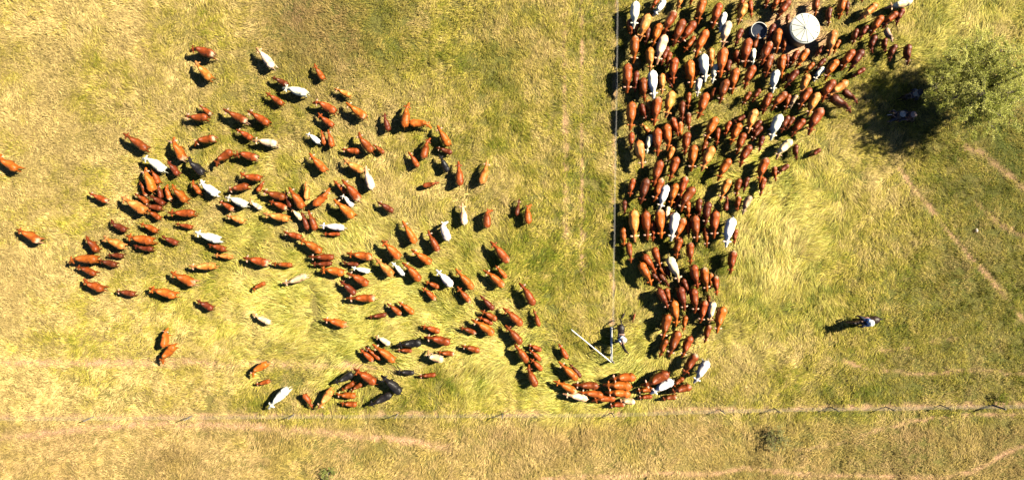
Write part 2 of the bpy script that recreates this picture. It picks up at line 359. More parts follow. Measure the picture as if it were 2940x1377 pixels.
tr = empty('round_trough', (*TROUGH, 0)); tag(tr, 'round concrete drinking trough of dark water left of the tank', 'trough')
mb = MB(); mb.lathe([(.69, -.02), (.70, .58), (.70, .60), (.655, .605), (.65, .595)], 44); mb.build('trough_wall', m_conc, tr, True)
mb = MB(); mb.lathe([(.65, .60), (.62, .30), (.60, .12), (.001, .10)], 44); mb.build('trough_lining', m_slime, tr, True)
mb = MB(); mb.lathe([(.627, .40), (.001, .40)], 44); mb.build('water_surface', m_water, tr)
# pale rock by the right-hand track
mb = MB(); mb.ellipsoid((0, 0, .10), (.13, .19, .13), 12, 7)
mb.v = [(a*(1+.3*(random.random()-.5)), b*(1+.3*(random.random()-.5)), c) for a, b, c in mb.v]
o = mb.build('rock', mat('pale_rock', (.72, .62, .52), .9, ((.5, .4, .3), 6.0), .4), None, True, loc=(*G(2801, 661), 0)); tag(o, 'pale rock lying in the green grass near the right edge', 'rock')
# ================================================ TREE, SHRUBS
m_bark = mat('grey_bark', (.16, .13, .11), .9, ((.07, .055, .045), 12.0), .8)
def leaf_mat(name):
    return vcol_mat(name, .55, 2.0, .85, 1.15, trans=.45, spec=.3)
m_leaf = leaf_mat('tree_leaves')
def woody(name, label, cat, base, height, rx, rz, nlimb, ntwig, nleaf, lsize, cols, lean=(0, 0), trunk_r=.14, group=None):
    root = empty(name, (*base, 0)); tag(root, label, cat, group)
    rs = np.random.default_rng(int(abs(base[0])*100)+5); tb = MB(); tips = []
    fork = Vector((lean[0]*.4, lean[1]*.4, height*.22))
    tb.tube([(0, 0, -.05), tuple(fork*.5), tuple(fork)], [trunk_r*1.3, trunk_r, trunk_r*.9], 9)
    cen = Vector((lean[0], lean[1], height-rz))
    for i in range(nlimb):
        a = 2*math.pi*(i+rs.uniform(-.3, .3))/nlimb; el = rs.uniform(-.1, 1.2); rr = rs.uniform(.65, .95)
        el = el if i % 2 else el*.5; end = cen+Vector((math.cos(a)*math.cos(el)*rx*rr, math.sin(a)*math.cos(el)*rx*rr, math.sin(el)*rz*rr))
        mid = fork.lerp(end, .5)+Vector((rs.normal(0, .1), rs.normal(0, .1), rz*.12))
        tb.tube([tuple(fork), tuple(fork.lerp(mid, .5)+Vector((rs.normal(0, .05), rs.normal(0, .05), 0))), tuple(mid), tuple(end)], [trunk_r*.6, trunk_r*.45, trunk_r*.3, trunk_r*.1], 6)
        for j in range(ntwig):
            t = rs.uniform(.25, 1.0); p0 = fork.lerp(mid, t*2) if t < .5 else mid.lerp(end, t*2-1)
            v = Vector((rs.normal(), rs.normal(), rs.normal()*.6+.15)).normalized()*rx*rs.uniform(.14, .38)
            p1 = p0+v; q = p1-cen; k = math.sqrt((q.x/rx)**2+(q.y/rx)**2+(q.z/rz)**2)
            if k > 1: p1 = cen+q/k
            if (p1-fork).length < rx*.28: continue
            tb.tube([tuple(p0), tuple(p1)], [trunk_r*.14, trunk_r*.05], 4); tips.append((p0, p1))
    tb.build('trunk', m_bark, root, True)
    n = nleaf; k = rs.integers(0, len(tips), n); p0 = np.array([tuple(t[0]) for t in tips])[k]; p1 = np.array([tuple(t[1]) for t in tips])[k]
    tt = rs.uniform(.25, 1.12, n)[:, None]; C = p0+(p1-p0)*tt+rs.normal(0, rx*.02, (n, 3))
    C[:, 2] = np.maximum(C[:, 2], .05)
    u = rs.normal(size=(n, 3)); u /= np.linalg.norm(u, axis=1)[:, None]; w = rs.normal(size=(n, 3)); w[:, 2] += .3
    v = np.cross(w, u); v /= np.linalg.norm(v, axis=1)[:, None]
    s = (lsize*rs.uniform(.6, 1.3, n))[:, None]
    V = np.stack([C-u*s, C+v*s*.4, C+u*s, C-v*s*.4], 1).reshape(-1, 3)
    F = np.arange(n*4).reshape(-1, 4)
    tc = rs.random(len(tips))[k]*.7+rs.random(n)*.3; c0, c1 = np.array(cols[0]), np.array(cols[1])
    lc = np.repeat(c0+(c1-c0)*tc[:, None], 4, axis=0)
    link('crown', np_mesh('crown', V, F, colors=lc, mats=[m_leaf]), root)
    return root
woody('shade_tree', 'feathery pale green tree at the right edge casting a large shadow', 'tree', G(2733, 286), 7.2, 4.5, 3.1, 28, 36, 85000, .068,
      ((.24, .28, .02), (.72, .70, .20)), lean=(-.2, .3), trunk_r=.15)
woody('low_shrub', 'loose olive shrub below the bottom fence towards the right', 'shrub', G(2222, 1250), 1.5, 1.35, .8, 11, 12, 3000, .05, ((.16, .18, .04), (.50, .47, .18)), trunk_r=.035)
woody('low_shrub', 'small green shrub at the bottom edge left of the middle', 'shrub', G(948, 1352), 1.1, .85, .55, 8, 10, 2200, .045, ((.20, .26, .04), (.50, .52, .16)), trunk_r=.03)
woody('weed', 'tiny yellow-green weed growing on the bottom fence line', 'plant', G(1440, 1182), .5, .3, .22, 5, 6, 300, .04, ((.2, .25, .02), (.42, .45, .06)), trunk_r=.012)
woody('low_shrub', 'yellow-green shrub on the bottom fence beside the thick end post', 'shrub', G(2868, 1140), .9, .8, .4, 8, 9, 1800, .045, ((.2, .24, .02), (.42, .42, .06)), trunk_r=.02)
# ---- where each animal stands: tile origin, tile scale, then nose / withers / rump, width, coat ----
TILES = [
 ((0,400),3.0175,"""
-5 125 10 180 135 262 82 O|765 465 805 480 920 540 55 R|135 780 185 795 330 885 75 O|960 690 970 730 1085 790 60 D
740 835 760 870 835 970 75 R|890 840 925 865 1065 935 75 P|925 1005 960 1000 1060 1010 50 D|590 1075 640 1030 830 1040 85 O
845 1045 885 1055 1000 1090 60 D|650 1110 700 1110 820 1170 60 R"""),
 ((300,300),3.0175,"""
155 250 215 285 360 390 75 R|595 280 595 330 680 480 98 O|320 470 375 470 510 570 90 W|540 485 560 510 630 610 70 D
730 450 730 490 850 600 95 K|775 360 810 310 950 290 80 R|965 540 980 480 1095 400 80 R|350 545 355 590 410 750 90 O
395 555 420 580 460 685 60 R|300 660 325 700 360 790 50 R|465 690 465 710 485 810 60 D|545 690 530 720 565 825 65 O
580 690 600 730 700 840 95 O|255 770 290 790 370 850 55 R|385 785 420 805 510 865 60 D|335 870 380 880 490 900 55 D
365 910 400 935 475 990 60 R|140 800 175 820 345 930 95 P|545 935 600 940 770 940 75 R|300 1030 345 1045 450 1100 55 R
610 1030 650 1040 755 1065 45 R|780 1100 830 1125 990 1175 80 W|490 1135 530 1160 625 1205 55 D|765 655 755 680 825 770 70 R
830 650 830 680 970 780 85 W|690 95 740 110 885 110 75 R|815 5 850 30 915 85 55 R"""),
 ((150,550),3.0175,"""
635 380 690 400 860 430 90 O|700 460 740 480 865 500 55 D|265 755 290 790 430 850 85 R|545 865 590 865 710 890 55 D
830 835 880 850 1060 905 80 O|1020 695 1060 720 1225 800 85 O"""),
 ((400,100),3.0175,"""
430 145 465 110 640 170 85 R|480 225 500 260 610 385 80 P|1010 110 1050 150 1155 280 75 C|720 640 770 670 925 750 75 R
930 655 975 680 1115 770 75 R|835 820 870 835 970 900 60 R|975 920 1030 915 1185 945 75 C|820 1060 870 1025 1015 1070 78 R"""),
 ((400,400),3.0175,"""
870 285 905 320 1045 335 70 R|760 450 795 430 935 400 75 R|1080 360 1060 385 1020 450 55 R|740 500 790 510 925 570 80 W
685 540 720 550 805 610 65 R|965 515 975 550 1050 600 55 C|750 660 790 670 900 715 60 P|590 905 630 920 740 955 60 R
645 1000 680 1005 800 1020 50 P|895 1025 950 1035 1110 1075 80 R|425 1095 480 1105 650 1095 70 P"""),
 ((400,800),3.0175,"""
490 185 530 205 630 265 65 D|990 115 990 80 1085 35 45 R|980 295 1010 325 1130 385 55 C|240 425 220 460 205 590 88 O
200 740 195 690 295 580 78 O|985 855 985 800 1100 735 68 O|1000 910 1020 915 1125 885 45 R"""),
 ((750,100),3.0175,"""
460 250 470 285 535 385 58 R|85 370 115 375 225 435 65 D|180 460 225 460 390 505 80 W|35 500 75 525 180 600 60 R
630 465 670 480 770 530 55 P|440 590 490 580 640 665 80 R|730 585 765 615 900 715 80 O|1070 675 1070 720 1100 830 58 D
490 675 515 710 620 790 60 R|385 860 420 865 500 935 60 W|515 825 525 850 545 950 45 R|575 820 585 855 610 970 65 R
845 840 850 890 960 1010 95 R|690 990 730 995 845 1010 60 R|965 950 990 965 1060 1025 55 R|415 1025 450 1070 550 1180 75 O
715 1070 745 1110 875 1180 80 P"""),
 ((750,400),3.0175,"""
905 225 905 275 960 430 75 C|385 365 390 400 390 520 55 P|590 420 570 465 455 570 75 O|5 440 60 465 200 505 75 R
65 535 100 545 215 600 60 R|210 440 215 480 250 585 50 D|235 415 260 450 355 595 90 O|625 355 650 380 735 460 55 R
695 350 740 395 845 525 85 R|680 495 715 490 790 580 60 W|625 520 660 550 795 675 90 O|260 590 275 615 350 695 55 C
345 630 360 660 400 780 55 D|405 615 420 650 465 785 65 R|500 745 560 750 715 765 65 W|530 815 560 820 680 820 40 R
190 795 225 815 340 850 60 R|325 860 370 885 515 975 80 O|405 1015 455 1020 625 1020 65 R|430 1075 470 1080 610 1075 50 D
90 1070 130 1080 265 1090 50 R|505 1140 560 1125 710 1160 80 O|10 640 60 655 230 690 75 P|735 985 785 995 955 1020 80 O
700 1055 740 1075 840 1085 45 D|780 1105 820 1120 935 1145 50 W|1005 540 1040 560 1140 625 60 D|1040 875 1080 910 1195 1030 90 O
990 1030 1030 1075 1135 1180 80 P"""),
 ((1100,250),3.0175,"""
225 135 200 190 185 345 85 O|415 355 375 310 230 310 75 O|470 330 485 370 570 505 80 O|410 440 375 485 345 615 75 R
215 560 240 590 300 690 55 R|455 525 485 530 595 570 55 D|480 585 500 610 560 730 68 K|650 640 655 700 665 850 75 R
905 630 890 700 850 835 75 P|485 825 440 835 345 855 50 R|685 1000 690 1060 705 1190 68 C|1180 965 1175 1000 1155 1110 45 D"""),
 ((800,600),3.0175,"""
585 555 630 570 770 655 80 R|1070 100 1100 150 1180 295 75 O|975 460 1010 490 1085 570 55 W|25 640 75 640 240 575 65 C
525 620 560 645 660 740 65 D|580 775 640 770 830 775 75 O|935 815 965 835 1055 915 55 R|1035 805 1075 830 1165 905 60 O
770 935 810 930 930 915 48 D|380 955 430 960 580 1010 70 O|830 1100 865 1110 960 1175 55 C"""),
 ((1150,600),3.0175,"""
800 10 745 15 750 160 75 R|1135 -40 1095 -10 1110 125 75 O|10 465 55 490 165 620 80 O|235 180 250 225 325 365 68 R
410 108 355 135 415 270 85 W|90 350 130 380 260 470 75 O|775 280 820 320 930 460 85 R|305 525 340 560 445 665 80 W
475 515 510 560 625 690 75 O|210 625 235 635 330 680 50 R|180 680 210 695 300 785 55 R|490 670 515 705 600 805 60 R
715 530 770 560 890 670 75 O|820 485 840 510 915 595 50 O|1025 640 1070 680 1155 830 80 R|1150 865 1165 900 1200 1015 50 R
685 745 715 775 805 870 55 D|690 880 720 890 830 960 60 R|670 935 700 945 795 995 45 R|610 955 655 975 805 1085 80 O
505 1025 550 1035 650 1075 50 R|885 855 925 885 1050 1005 80 R|905 1005 945 1045 1045 1165 75 R|175 1010 215 1020 335 1065 60 R
200 1110 260 1115 425 1160 80 R"""),
 ((750,900),3.0175,"""
60 825 95 780 225 650 80 W|440 820 420 775 365 700 55 R|490 825 515 790 605 660 78 P|625 600 660 595 790 520 80 K
800 480 840 505 985 605 90 R|690 670 720 650 800 600 55 R|775 680 800 650 870 610 50 R|640 690 690 705 815 715 60 O
680 770 710 780 825 790 55 R|925 800 960 785 1125 700 75 K|1035 535 1080 570 1205 690 90 K|960 265 1000 295 1150 415 75 O
895 290 925 305 1025 395 45 R|850 305 880 330 965 410 55 R"""),
 ((1000,880),3.0175,"""
415 345 460 325 630 315 80 K|415 380 450 375 550 385 40 R|645 265 720 280 870 315 75 O|690 380 680 425 820 465 85 C
765 385 800 400 915 410 50 R|975 335 1020 350 1135 385 60 R|410 555 450 565 570 575 50 K|600 600 640 600 755 590 45 R"""),
 ((1350,880),3.0175,"""
380 320 400 345 495 480 90 R|495 335 520 335 615 380 55 R|510 370 535 390 610 465 50 R|515 450 545 470 620 550 55 R
510 500 500 545 570 690 80 R|765 320 790 360 840 450 55 R|765 475 810 520 925 630 75 O|855 490 885 520 960 610 45 D
720 645 775 665 915 740 70 O|885 670 940 680 1110 690 72 R|935 740 990 745 1150 770 68 O|800 755 850 765 1015 800 65 C
1050 820 1110 800 1255 795 70 O"""),
 ((1720,920),3.353,"""
105 570 170 550 340 550 78 O|40 620 110 620 300 635 78 O|60 690 110 690 290 710 80 O|90 825 120 815 240 805 52 R
180 780 220 770 340 785 58 C|410 625 480 610 660 510 88 R|355 680 390 670 515 665 58 O|370 745 400 740 505 730 45 R
500 705 560 665 705 585 88 W|600 765 640 745 740 735 45 R|685 700 720 680 880 640 78 R|700 640 730 610 810 555 58 R
810 520 855 460 935 330 88 R|915 600 950 555 1045 400 85 W|580 350 600 310 650 190 65 R|670 345 700 280 765 110 92 R
795 355 820 300 885 160 78 R"""),
 ((1800,680),3.772,"""
385 1110 400 1050 450 850 98 R|840 1145 860 1090 895 960 72 R|45 280 40 230 20 70 58 R|265 525 240 450 155 290 88 O
315 395 285 340 190 200 85 R|365 330 345 280 300 120 92 R|445 460 410 400 360 330 48 R|480 470 460 420 430 320 48 D
370 510 335 460 280 400 62 D|455 540 420 480 360 410 62 D|560 490 555 420 465 230 98 C|545 230 540 160 580 20 92 R
690 300 690 240 690 70 92 R|660 630 650 560 610 460 66 D|770 560 755 490 725 310 94 R|870 590 860 520 840 340 90 O
910 560 905 500 915 400 48 O|975 630 970 570 965 430 62 R|450 785 425 720 350 570 94 D|455 730 450 650 430 560 62 R
625 800 615 710 580 550 100 D|735 825 745 750 725 570 88 R|530 970 535 890 510 700 92 O|610 1020 620 960 640 860 58 O
795 930 815 860 850 700 75 R|890 930 905 870 940 710 88 C|885 745 888 715 890 640 60 R|980 1040 985 970 1050 770 98 O
1120 400 1130 340 1160 160 90 R"""),
 ((1760,0),4.023,"""
240 325 250 230 265 30 108 W|435 110 470 70 530 -40 62 R|470 180 510 130 595 10 78 W|745 115 765 50 800 -60 82 P
890 70 900 30 930 -60 58 R|990 270 995 190 1045 0 98 O|210 420 210 350 190 230 65 R|265 400 275 330 310 220 58 R
310 470 330 390 410 180 92 P|380 520 390 450 410 325 62 D|460 540 480 460 540 285 84 O|585 395 620 310 710 140 94 R
700 530 730 440 810 240 98 R|765 490 830 420 940 260 88 R|820 600 860 540 950 430 62 O|960 660 980 570 1080 360 88 O
235 725 250 630 255 430 94 O|430 820 435 740 430 560 94 P|510 740 530 640 600 420 92 C|560 750 580 680 635 550 58 D
625 810 635 740 660 610 58 R|705 960 690 880 720 680 82 R|165 1070 170 990 170 750 94 R|260 1060 260 990 275 830 62 D
370 1170 360 1100 350 910 88 R|475 1140 470 1060 460 830 98 W|565 1080 570 1010 570 860 68 P|690 1010 660 960 620 850 52 D
905 1010 910 930 890 710 102 O|930 955 945 905 980 820 52 O|1070 940 1070 860 1050 640 98 W|1135 800 1140 740 1135 570 72 P
1150 960 1160 900 1195 750 68 W|975 1110 985 1040 1005 900 62 W"""),
 ((1760,260),4.023,"""
200 460 210 370 220 145 92 O|390 340 360 270 330 160 78 D|425 290 420 220 405 115 48 P|475 400 490 300 525 90 88 R
610 310 640 210 685 20 108 P|800 360 800 280 805 130 58 D|865 210 870 150 880 30 52 R|980 320 1020 240 1080 40 98 O
1135 130 1150 60 1190 -30 60 R|305 400 350 400 425 485 55 P|210 690 215 610 215 490 62 R|340 890 335 790 300 590 98 P
390 730 400 660 440 520 64 W|515 755 520 670 515 450 90 R|625 690 645 610 620 400 104 O|755 530 735 450 690 320 78 R
780 580 780 500 780 370 58 O|880 460 875 400 875 265 58 R|830 750 840 670 865 490 86 R|630 850 650 780 695 660 58 P
655 1040 680 960 740 780 86 R|470 1110 490 1020 550 820 98 R|905 930 915 850 940 640 92 O|1025 930 1060 850 1150 660 92 P
1025 760 1040 710 1080 590 58 R|1060 580 1100 510 1190 320 94 O"""),
 ((1760,480),4.023,"""
195 340 200 290 235 140 62 R|320 420 345 340 390 140 88 D|470 400 500 330 560 140 82 R|535 490 560 420 620 220 90 W
670 450 680 370 730 200 92 O|770 370 790 290 840 120 84 R|790 510 820 400 930 240 102 R|690 500 730 440 770 370 58 D
615 640 620 570 640 460 58 C|640 590 660 550 720 520 42 R|875 590 870 530 865 400 62 O|130 560 135 510 135 390 48 D
255 860 250 770 245 510 98 P|400 840 395 740 380 520 88 R|460 850 465 780 465 640 62 R|560 820 555 740 545 500 94 O
675 850 690 760 730 540 98 W|720 860 750 760 820 600 88 O|880 820 875 760 875 640 52 R|970 860 965 780 950 570 92 R
1000 590 1000 520 1000 370 68 D|1065 670 1080 590 1105 410 88 D|1170 820 1170 740 1190 520 98 R|1085 920 1080 850 1075 700 58 R
130 920 125 850 120 710 62 O"""),
 ((1950,480),4.023,"""
475 385 500 320 580 150 84 P|655 340 670 270 700 140 68 R|745 290 760 230 800 120 48 D|560 330 550 390 540 495 60 D
675 510 675 450 695 340 65 R|740 540 765 460 825 340 74 G|545 920 560 820 620 600 94 W|640 890 640 830 660 725 56 R
940 330 950 270 985 130 58 R"""),
 ((2040,0),4.023,"""
30 320 50 240 105 50 94 R|310 100 350 50 400 -40 84 R|475 205 470 140 460 10 52 R|325 275 350 190 405 45 98 P
635 95 650 40 680 -60 58 R|730 130 750 60 790 -40 80 R|785 90 810 40 850 -30 62 O|770 220 810 150 910 10 98 R
885 290 890 240 900 170 52 D|110 370 125 310 165 155 78 W|145 540 160 440 215 260 88 C|290 530 310 470 360 340 62 D
555 390 540 450 505 545 68 R|665 470 680 420 735 285 66 D|765 610 770 540 790 345 98 O|840 600 850 550 865 455 62 R
400 770 400 680 445 460 102 R|490 750 495 690 500 570 62 W|600 750 620 660 690 495 88 R|550 720 550 690 555 620 46 D
325 780 320 710 300 590 68 R|120 890 125 800 160 570 98 O|190 890 200 830 220 700 58 D|640 890 660 800 700 640 78 R
825 900 820 830 840 645 82 O|890 780 890 720 890 630 52 D|930 760 950 720 1010 590 68 R|990 780 1030 730 1120 580 78 O
255 1080 260 980 300 800 92 O|400 1020 420 940 500 770 98 R|725 1070 730 990 770 820 86 W|870 1010 900 960 1000 820 98 D
830 970 860 930 900 850 60 D|1090 860 1120 810 1190 730 62 O|1050 1100 1070 1030 1130 870 92 P|110 1190 130 1110 190 930 96 R"""),
 ((2040,260),4.023,"""
370 170 395 120 460 20 72 R|485 130 510 80 570 -10 62 D|610 270 630 200 690 40 88 R|715 230 740 160 870 30 88 R
865 220 880 160 910 50 58 R|930 210 950 140 1000 60 72 G|1030 210 1060 130 1150 -20 96 R|440 490 450 420 520 230 84 P
260 375 310 345 405 295 58 D|170 530 190 460 225 360 62 R|235 620 260 560 340 390 92 O|305 730 330 660 390 500 88 R
490 500 510 440 580 350 66 D|480 580 520 510 590 420 58 D|350 880 370 790 460 640 92 R|705 570 730 480 810 290 102 W
820 485 840 420 900 300 76 D|880 460 900 410 960 310 62 D|945 530 980 460 1080 340 88 R|565 705 575 640 610 530 58 D
770 790 810 700 930 580 88 C|1000 800 990 730 990 630 68 D|90 1040 120 960 220 800 92 O|760 1045 745 980 745 880 56 R
770 970 820 920 900 860 52 D|575 1060 575 980 650 790 92 O|70 630 80 560 90 440 48 R"""),
 ((2240,200),4.023,"""
330 540 350 460 440 280 92 P|330 1000 370 990 460 920 62 D|340 750 360 660 480 460 98 R|500 370 520 280 620 130 98 R
550 340 620 250 770 140 84 P|895 385 840 320 740 240 66 D|820 490 750 410 610 310 92 D"""),
 ((2320,0),3.772,"""
80 175 85 110 100 -20 66 R|225 280 225 210 240 90 52 D|345 200 360 130 390 -20 86 O|425 170 425 110 430 20 46 D
590 30 590 0 600 -60 52 R|570 210 620 160 740 50 80 P|850 75 950 55 1120 0 75 C|970 270 980 200 1030 100 66 D
825 300 860 230 960 140 86 R|920 450 880 370 850 310 62 G|685 380 720 310 800 180 82 O|490 480 505 410 530 320 66 D
570 430 590 370 640 285 66 D|705 570 690 490 730 390 62 D|850 570 835 510 840 420 62 D|895 660 900 590 950 490 76 D
1085 700 1085 620 1095 490 72 D|235 600 250 510 285 340 96 P|285 580 300 520 340 440 62 O|80 620 110 580 165 500 66 D
90 760 120 710 185 640 52 D|70 880 100 820 170 735 52 W|370 760 400 690 490 550 82 R|460 760 500 690 590 550 86 D
200 865 220 790 315 660 86 O|480 840 530 800 610 745 62 D"""),
]
COWS = []
for (ox, oy), sc, txt in TILES:
    for rec in txt.replace('\n', '|').split('|'):
        f = rec.split()
        if len(f) != 8: continue
        v = [float(a) for a in f[:7]]
        COWS.append(((ox+v[0]/sc, oy+v[1]/sc), (ox+v[2]/sc, oy+v[3]/sc), (ox+v[4]/sc, oy+v[5]/sc), v[6]/sc, f[7]))
# ================================================ ANIMALS: one loft per kind, fused to one continuous skin, then bent to each pose
def loft_body(prof, n=20):
    """prof rows: x, half width, top z, bottom z, squareness"""
    V = []; F = []
    for x_, hw, zt, zb, sq in prof:
        zc, hz = (zt+zb)/2, (zt-zb)/2
        for k in range(n):
            t = 2*math.pi*k/n; c, s_ = math.cos(t), math.sin(t)
            V.append((x_, hw*math.copysign(abs(c)**sq, c), zc+hz*math.copysign(abs(s_)**sq, s_)))
    for i in range(len(prof)-1):
        for k in range(n): F.append((i*n+k, i*n+(k+1) % n, (i+1)*n+(k+1) % n, (i+1)*n+k))
    F.append(tuple(reversed(range(n)))); F.append(tuple((len(prof)-1)*n+k for k in range(n)))
    return V, F
def fuse(mb, voxel, ratio):
    me = bpy.data.meshes.new('tmp'); me.from_pydata(mb.v, [], mb.f); o = link('tmp', me)
    m1 = o.modifiers.new('r', 'REMESH'); m1.mode = 'VOXEL'; m1.voxel_size = voxel
    m2 = o.modifiers.new('s', 'SMOOTH'); m2.iterations = 3; m2.factor = .5
    if ratio < 1: m3 = o.modifiers.new('d', 'DECIMATE'); m3.ratio = ratio
    bpy.context.view_layer.update(); dg = bpy.context.evaluated_depsgraph_get()
    e = bpy.data.meshes.new_from_object(o.evaluated_get(dg)); e.calc_loop_triangles()
    V = np.empty(len(e.vertices)*3, np.float32); e.vertices.foreach_get('co', V)
    T = np.empty(len(e.loop_triangles)*3, np.int32); e.loop_triangles.foreach_get('vertices', T)
    bpy.data.objects.remove(o); bpy.data.meshes.remove(me); bpy.data.meshes.remove(e)
    return V.reshape(-1, 3), T.reshape(-1, 3)
def tris(mb):
    T = []
    for f in mb.f:
        for i in range(1, len(f)-1): T.append((f[0], f[i], f[i+1]))
    return np.array(mb.v, np.float32), np.array(T, np.int32)
COW = [(-.02, .09, 1.22, 1.0, .9), (.02, .17, 1.27, .86, .8), (.12, .235, 1.32, .74, .75), (.28, .285, 1.345, .66, .75), (.42, .32, 1.35, .62, .72), (.53, .285, 1.335, .57, .85),
       (.72, .305, 1.31, .53, .95), (.95, .305, 1.30, .53, .95), (1.15, .265, 1.32, .56, .95), (1.32, .225, 1.385, .58, .95), (1.45, .20, 1.44, .60, 1), (1.56, .165, 1.39, .68, 1),
       (1.70, .135, 1.30, .77, 1), (1.82, .115, 1.23, .84, 1), (1.92, .12, 1.20, .88, 1), (2.0, .14, 1.20, .88, .9), (2.09, .135, 1.15, .83, .9), (2.2, .10, 1.06, .78, .95),
       (2.3, .085, .98, .74, .95), (2.39, .08, .91, .72, .9), (2.43, .055, .88, .75, 1)]
HORSE = [(-.03, .08, 1.38, 1.15, 1), (.02, .19, 1.44, 1.0, .9), (.14, .27, 1.50, .85, .85), (.35, .30, 1.53, .78, .85), (.55, .25, 1.49, .76, .95), (.8, .26, 1.45, .74, 1), (1.05, .27, 1.45, .74, 1),
         (1.25, .24, 1.49, .78, 1), (1.42, .19, 1.53, .82, 1), (1.55, .14, 1.55, .98, 1), (1.68, .105, 1.62, 1.12, 1), (1.82, .085, 1.68, 1.26, 1), (1.95, .08, 1.74, 1.38, 1), (2.05, .09, 1.76, 1.40, .95),
         (2.16, .085, 1.66, 1.32, .95), (2.28, .065, 1.52, 1.22, .95), (2.38, .055, 1.40, 1.14, .95), (2.44, .045, 1.34, 1.14, 1)]
def quad(prof, legs, leg_r, ears, tail, stride, voxel, ratio, horns=False, hump=0):
    mb = MB(); V, F = loft_body(prof); mb.add(V, F)
    for (x_, y_, zt, front), sgn in zip(legs, stride):
        r = leg_r
        hx = x_+sgn*.13; kx = x_+sgn*.05+(.03 if front else -.06)
        mb.tube([(x_, y_*.85, zt), (x_+sgn*.01, y_, zt*.72), (kx, y_*1.02, zt*.42), ((kx+hx)/2, y_*1.02, zt*.24), (hx, y_*1.02, zt*.08), (hx+.02, y_*1.02, 0)], [r*2.3, r*1.7, r*.95, r*.72, r*.8, r*1.15], 10)
    V, T = fuse(mb, voxel, ratio)
    ex = MB()
    for sg in (-1, 1):
        for a in ears: ex.tube([(p[0], sg*p[1], p[2]) for p in a[0]], a[1], 8, flat=a[2])
    if horns:
        for sg in (-1, 1): ex.tube([(2.0, sg*.08, 1.20), (2.03, sg*.20, 1.27), (2.12, sg*.27, 1.34)], [.03, .024, .006], 6)
    nb = len(ex.v); zc = prof[-5][2]*.55+prof[-5][3]*.45
    for sg in (-1, 1):
        ex.ellipsoid((prof[-5][0], sg*prof[-5][1]*.93, prof[-5][2]*.62+prof[-5][3]*.38), (leg_r*.5, leg_r*.25, leg_r*.42), 8, 5)
        ex.ellipsoid((prof[-1][0]-.02, sg*prof[-1][1]*.7, zc*0+prof[-1][2]*.6+prof[-1][3]*.4), (leg_r*.3, leg_r*.25, leg_r*.25), 6, 4)
    V2, T2 = tris(ex)
    tl = MB(); tl.tube(*tail); V3, T3 = tris(tl)
    part = np.concatenate([np.zeros(len(V)), np.where(np.arange(len(V2)) < nb, 1, 4), np.full(len(V3), 2)])
    return np.concatenate([V, V2, V3]), np.concatenate([T, T2+len(V), T3+len(V)+len(V2)]), part
cow_legs = [(.22, .17, .85, 0), (.22, -.17, .85, 0), (1.36, .15, .8, 1), (1.36, -.15, .8, 1)]
cow_ears = [([(1.99, .09, 1.12), (1.98, .17, 1.11), (1.95, .25, 1.07), (1.94, .285, 1.04)], [.032, .072, .062, .015], .22)]
cow_tail = ([(.02, 0, 1.26), (-.07, 0, 1.18), (-.14, .02, .95), (-.2, .05, .7), (-.26, .07, .5)], [.032, .026, .018, .028, .010], 6)
STR = [(1, -1, -1, 1), (-1, 1, 1, -1), (.4, -.5, .6, -.3), (-.2, .2, .1, -.2)]
COWP = [quad(COW, cow_legs, .055, cow_ears, cow_tail, s_, .035, .30, horns=(i == 2)) for i, s_ in enumerate(STR)]
m_coat = vcol_mat('short_hair_coat', .46, 3.8, .58, 1.25, .7, .07, spec=.3)
COAT = {'R': (.235, .048, .007), 'O': (.38, .088, .010), 'D': (.115, .022, .006), 'K': (.012, .010, .011), 'W': (.82, .76, .67), 'C': (.74, .55, .36), 'P': (.50, .158, .028), 'G': (.42, .27, .19)}
def lerp(a, b, t): return a+(b-a)*t[:, None]
def cow_colors(V, part, code, rs):
    base = np.array(COAT[code])*rs.uniform(.72, 1.2); base = base*np.array([1, rs.uniform(.9, 1.12), rs.uniform(.9, 1.1)])
    n = len(V); c = np.tile(base, (n, 1)); sd = rs.uniform(0, 50)
    nz = vnoise(V[:, 0]*1.0+sd, V[:, 1]+V[:, 2]*.7+sd, .33, 3)
    if code in 'PC':
        alt = np.array((.68, .33, .11)) if code == 'P' else np.array((.62, .30, .12)); k = .5 if code == 'P' else .6
        c = lerp(c, alt, np.clip((nz-.45)*4, 0, 1)*k)
        head = np.clip((V[:, 0]-1.75)/.3, 0, 1); c = lerp(c, np.array((.50, .20, .07)), head*.7)
    elif code == 'W':
        c = lerp(c, np.array((.72, .58, .46)), np.clip((nz-.6)*4, 0, 1)*(.6 if rs.random() < .45 else .12))
    elif code in 'RO':
        pale = rs.random()
        rump = np.clip((.22-V[:, 0])/.2, 0, 1)*np.clip((nz-.3)*3, 0, 1)
        if pale < .35: c = lerp(c, np.array((.72, .50, .32)), rump*.8)
        c = c*(1-.28*np.clip((nz-.5)*3, 0, 1))[:, None]
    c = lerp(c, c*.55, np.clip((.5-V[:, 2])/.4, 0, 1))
    ear = part == 1
    c[part == 4] = (.015, .01, .01)
    if rs.random() < .45 and code != 'K': c[ear] = c[ear]*.4+np.array((.62, .42, .32))*.6
    tipm = (part == 2) & (V[:, 2] < .75); c[tipm] = c[tipm]*.5 if code != 'W' else c[tipm]*.3
    return np.clip(c, 0, .85)
